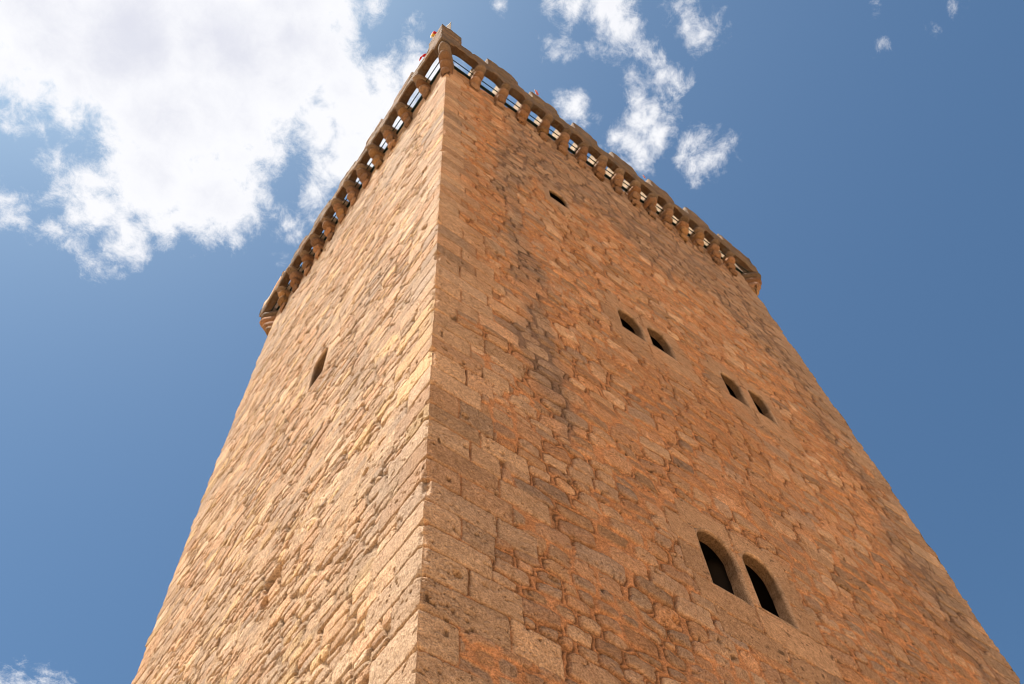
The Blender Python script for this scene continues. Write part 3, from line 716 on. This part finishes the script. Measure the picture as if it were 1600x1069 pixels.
# ------------------------------------------------------------------ cross walls, wall walk, steel edge and safety bar behind the parapet
def box_on_side(name, side, s0, s1, d0, d1, z0, z1, mat, col, seed, ns=6, nz_=8, jit=0.008):
    V = []; Q = []; C = []; off = 0
    def face(f, nu, nv):
        nonlocal off
        a, b = np.meshgrid(np.linspace(0, 1, nu), np.linspace(0, 1, nv), indexing='ij')
        s, d, z = f(a.ravel(), b.ravel())
        n_ = fbm((s + d) * 8, z * 8, seed, 3)
        V.append(P(side, s, d, z + jit * 0.4 * n_, 0.001)); Q.append(grid_quads(nu, nv, off)); 
        blk = h2(np.floor(z / 0.21).astype(np.int64), np.floor((s + d) / 0.3 + np.floor(z / 0.21) * 0.5).astype(np.int64), seed)
        jn = np.minimum(z / 0.21 - np.floor(z / 0.21), 1 - (z / 0.21 - np.floor(z / 0.21))) * 0.21
        C.append(np.array(col) * (0.85 + 0.3 * blk)[:, None] * (1 - 0.45 * np.exp(-(jn / 0.014) ** 2))[:, None]); off += nu * nv
    L_ = lambda p, q_, t: p + (q_ - p) * t
    face(lambda a, b: (L_(s0, s1, a), np.full_like(a, d1), L_(z0, z1, b)), ns, nz_ * 4)
    face(lambda a, b: (L_(s1, s0, a), np.full_like(a, d0), L_(z0, z1, b)), ns, nz_ * 4)
    face(lambda a, b: (np.full_like(a, s1), L_(d1, d0, a), L_(z0, z1, b)), 8, nz_ * 4)
    face(lambda a, b: (np.full_like(a, s0), L_(d0, d1, a), L_(z0, z1, b)), 8, nz_ * 4)
    face(lambda a, b: (L_(s0, s1, a), L_(d1, d0, b), np.full_like(a, z1)), ns, 8)
    face(lambda a, b: (L_(s0, s1, a), L_(d0, d1, b), np.full_like(a, z0)), ns, 8)
    return raw_mesh(name, np.concatenate(V), np.concatenate(Q), mat, tower, np.concatenate(C), smooth=False)
for side in range(4):
    for i, s0 in enumerate(CORB[side]):
        oh = float(overhang(side, np.array(s0)))
        box_on_side('cross_wall', side, s0 - 0.13, s0 + 0.13, -0.02, oh - TH + 0.02, 1.25, 1.98 if side in (0, 2) else 1.55, MAT_SURR, (0.46, 0.34, 0.22), 1300 + side * 40 + i)
    Ls = SIDE[side][2]
    box_on_side('steel_edge', side, 0.02, Ls - 0.02, 0.015, 0.085, 1.235, 1.28, MAT_STEEL, (0, 0, 0), 1, jit=0)
    # safety bar: a thin round tube along the openings
    n_ = 10; ang = np.linspace(0, 2 * math.pi, n_, endpoint=False); s_ = np.linspace(0.0, Ls, 30)
    A, B = np.meshgrid(s_, ang, indexing='ij')
    o_ = 0.185
    pts = P(side, A.ravel(), (o_ + 0.012 * np.cos(B)).ravel(), (1.215 + 0.012 * np.sin(B)).ravel(), 0.25)
    iu = np.arange(29); iv = np.arange(n_); U, W = np.meshgrid(iu, iv, indexing='ij'); W2 = (W + 1) % n_
    q = np.stack([U * n_ + W, U * n_ + W2, (U + 1) * n_ + W2, (U + 1) * n_ + W], -1).reshape(-1, 4)
    raw_mesh('safety_bar', pts, q, MAT_STEEL, tower)
# wall walk: paved deck just inside the parapet
deck = np.array([(0.02, 0.02, HC + ZTOP + 0.006), (WR - 0.02, 0.02, HC + ZTOP + 0.006), (WR - 0.02, WL - 0.02, HC + ZTOP + 0.006), (0.02, WL - 0.02, HC + ZTOP + 0.006)])
raw_mesh('roof_deck', deck, np.array([[0, 1, 2, 3]]), MAT_SURR, tower, np.tile(np.array((0.42, 0.33, 0.24)), (4, 1)), smooth=False)

# ------------------------------------------------------------------ flags on the battlements
def cloth_mat(name, stops, axis=2):
    m, t, b = new_mat(name)
    tc = t.nodes.new('ShaderNodeTexCoord'); sp = t.nodes.new('ShaderNodeSeparateXYZ'); t.links.new(tc.outputs['UV'], sp.inputs[0])
    cr = t.nodes.new('ShaderNodeValToRGB'); cr.color_ramp.interpolation = 'CONSTANT'
    els = cr.color_ramp.elements
    els[0].position = 0; els[0].color = (*stops[0][1], 1)
    els[1].position = stops[1][0] if len(stops) > 1 else 1.0; els[1].color = (*(stops[1][1] if len(stops) > 1 else stops[0][1]), 1)
    for p, c in stops[2:]:
        e = els.new(p); e.color = (*c, 1)
    t.links.new(sp.outputs[1], cr.inputs[0]); t.links.new(cr.outputs[0], b.inputs['Base Color'])
    b.inputs['Roughness'].default_value = 0.8
    # thin cloth lets some light through
    tr = t.nodes.new('ShaderNodeBsdfTranslucent'); t.links.new(cr.outputs[0], tr.inputs['Color'])
    mxs = t.nodes.new('ShaderNodeMixShader'); mxs.inputs[0].default_value = 0.4
    t.links.new(b.outputs[0], mxs.inputs[1]); t.links.new(tr.outputs[0], mxs.inputs[2])
    t.links.new(mxs.outputs[0], t.nodes['Material Output'].inputs[0])
    return m
RED, YEL, WHT = (0.62, 0.03, 0.03), (0.75, 0.45, 0.05), (0.78, 0.76, 0.72)
MAT_F1 = cloth_mat('striped_flag_cloth', [(0, WHT), (0.22, YEL), (0.66, RED)])
MAT_F2 = cloth_mat('red_flag_cloth', [(0, RED), (0.9, RED)])
MAT_F3 = cloth_mat('white_flag_cloth', [(0, WHT), (0.9, WHT)])
MAT_F4 = cloth_mat('pink_flag_cloth', [(0, (0.75, 0.22, 0.2)), (0.55, (0.8, 0.35, 0.3))])
def flag(name, base, height, w, h, ang, mat, label, taper=0.0, droop=0.25, seed=0, pr=0.006, vt=0.0):
    root = empty(name, base, label, 'flag')
    n_ = 10; zz = np.linspace(0, height, 6); ang_ = np.linspace(0, 2 * math.pi, n_, endpoint=False)
    A, B = np.meshgrid(zz, ang_, indexing='ij')
    rr = pr * (1 - 0.3 * A / height)
    pts = np.stack([base[0] + rr * np.cos(B), base[1] + rr * np.sin(B), base[2] + A], -1).reshape(-1, 3)
    iu = np.arange(5); U, W = np.meshgrid(iu, np.arange(n_), indexing='ij'); W2 = (W + 1) % n_
    q = np.stack([U * n_ + W, U * n_ + W2, (U + 1) * n_ + W2, (U + 1) * n_ + W], -1).reshape(-1, 4)
    raw_mesh('pole', pts, q, MAT_POLE, root)
    nu, nv = 22, 16
    a, b = np.meshgrid(np.linspace(0, 1, nu), np.linspace(0, 1, nv), indexing='ij')
    hh = h * (1 - taper * a)
    x = w * a * (1 - vt * b) ; zc2 = height - 0.02 - h / 2 + (b - 0.5) * hh - droop * w * a * a
    off_ = 0.16 * w * np.sin(a * 7 + b * 2 + seed) * a ** 0.6
    ca, sa = math.cos(ang), math.sin(ang)
    pts = np.stack([base[0] + ca * x - sa * off_, base[1] + sa * x + ca * off_, base[2] + zc2], -1).reshape(-1, 3)
    th = np.array([-sa, ca, 0]) * 0.002
    V = np.concatenate([pts - th, pts + th])
    q1 = grid_quads(nu, nv); q2 = grid_quads(nu, nv, nu * nv)[:, ::-1]
    o = raw_mesh('cloth', V, np.concatenate([q1, q2]), mat, root)
    uv = o.data.uv_layers.new(name='UVMap')
    li = np.concatenate([q1, q2]).ravel() % (nu * nv)
    uvs = np.stack([a.ravel()[li], b.ravel()[li]], -1).astype(np.float32)
    uv.data.foreach_set('uv', uvs.ravel())
flag('flag', (-0.26, -0.02, HC + 3.1), 2.0, 0.28, 1.0, math.radians(135), MAT_F1,
     'red, yellow and white flag flying left of the tower\'s near corner merlon', seed=1)
flag('pennant', (-0.10, -0.30, HC + 3.1), 2.75, 0.17, 1.3, math.radians(170), MAT_F3,
     'white pointed pennant standing on the tip of the near corner merlon', droop=0.0, seed=2, vt=0.95)
flag('flag', (-0.26, 0.62, HC + 2.3), 2.4, 0.30, 0.30, math.radians(115), MAT_F2,
     'small plain red flag poking out beside the left battlements', taper=0.5, seed=3)
flag('flag', (2.86, -0.30, HC + 2.6), 2.15, 0.10, 0.55, math.radians(0), MAT_F4,
     'tiny pink flag above the right battlements, the nearer of two to the corner', seed=4)
flag('flag', (6.72, -0.30, HC + 2.0), 1.6, 0.08, 0.22, math.radians(0), MAT_F4,
     'tiny pink scrap of flag halfway along the right battlements, below a cloud', seed=5)

# ------------------------------------------------------------------ ground
gm, gt, gb = new_mat('dry_earth')
gv = gt.nodes.new('ShaderNodeTexCoord').outputs['Object']
ga = noise(gt, gv, 0.12, 8, 0.65); gn = noise(gt, gv, 6.0, 6, 0.7)
gr_ = gt.nodes.new('ShaderNodeValToRGB'); gt.links.new(ga.outputs['Fac'], gr_.inputs[0])
gr_.color_ramp.elements[0].position = 0.35; gr_.color_ramp.elements[0].color = (0.42, 0.29, 0.18, 1)
gr_.color_ramp.elements[1].position = 0.65; gr_.color_ramp.elements[1].color = (0.50, 0.37, 0.24, 1)
gt.links.new(gr_.outputs[0], gb.inputs['Base Color'])
gbp = gt.nodes.new('ShaderNodeBump'); gbp.inputs['Strength'].default_value = 0.5; gbp.inputs['Distance'].default_value = 0.05
gt.links.new(gn.outputs['Fac'], gbp.inputs['Height']); gt.links.new(gbp.outputs[0], gb.inputs['Normal'])
n_ = 90
gx = np.concatenate([-np.geomspace(3, 2500, n_ // 2)[::-1], np.linspace(-2.5, 12, 20), 12 + np.geomspace(3, 2500, n_ // 2)])
X_, Y_ = np.meshgrid(gx, gx, indexing='ij')
Zg = 0.10 * fbm(X_ * 0.08, Y_ * 0.08, 1500, 3) - 0.10
ground = raw_mesh('ground', np.stack([X_, Y_, Zg], -1).reshape(-1, 3), grid_quads(len(gx), len(gx)), gm)
ground['kind'] = 'structure'
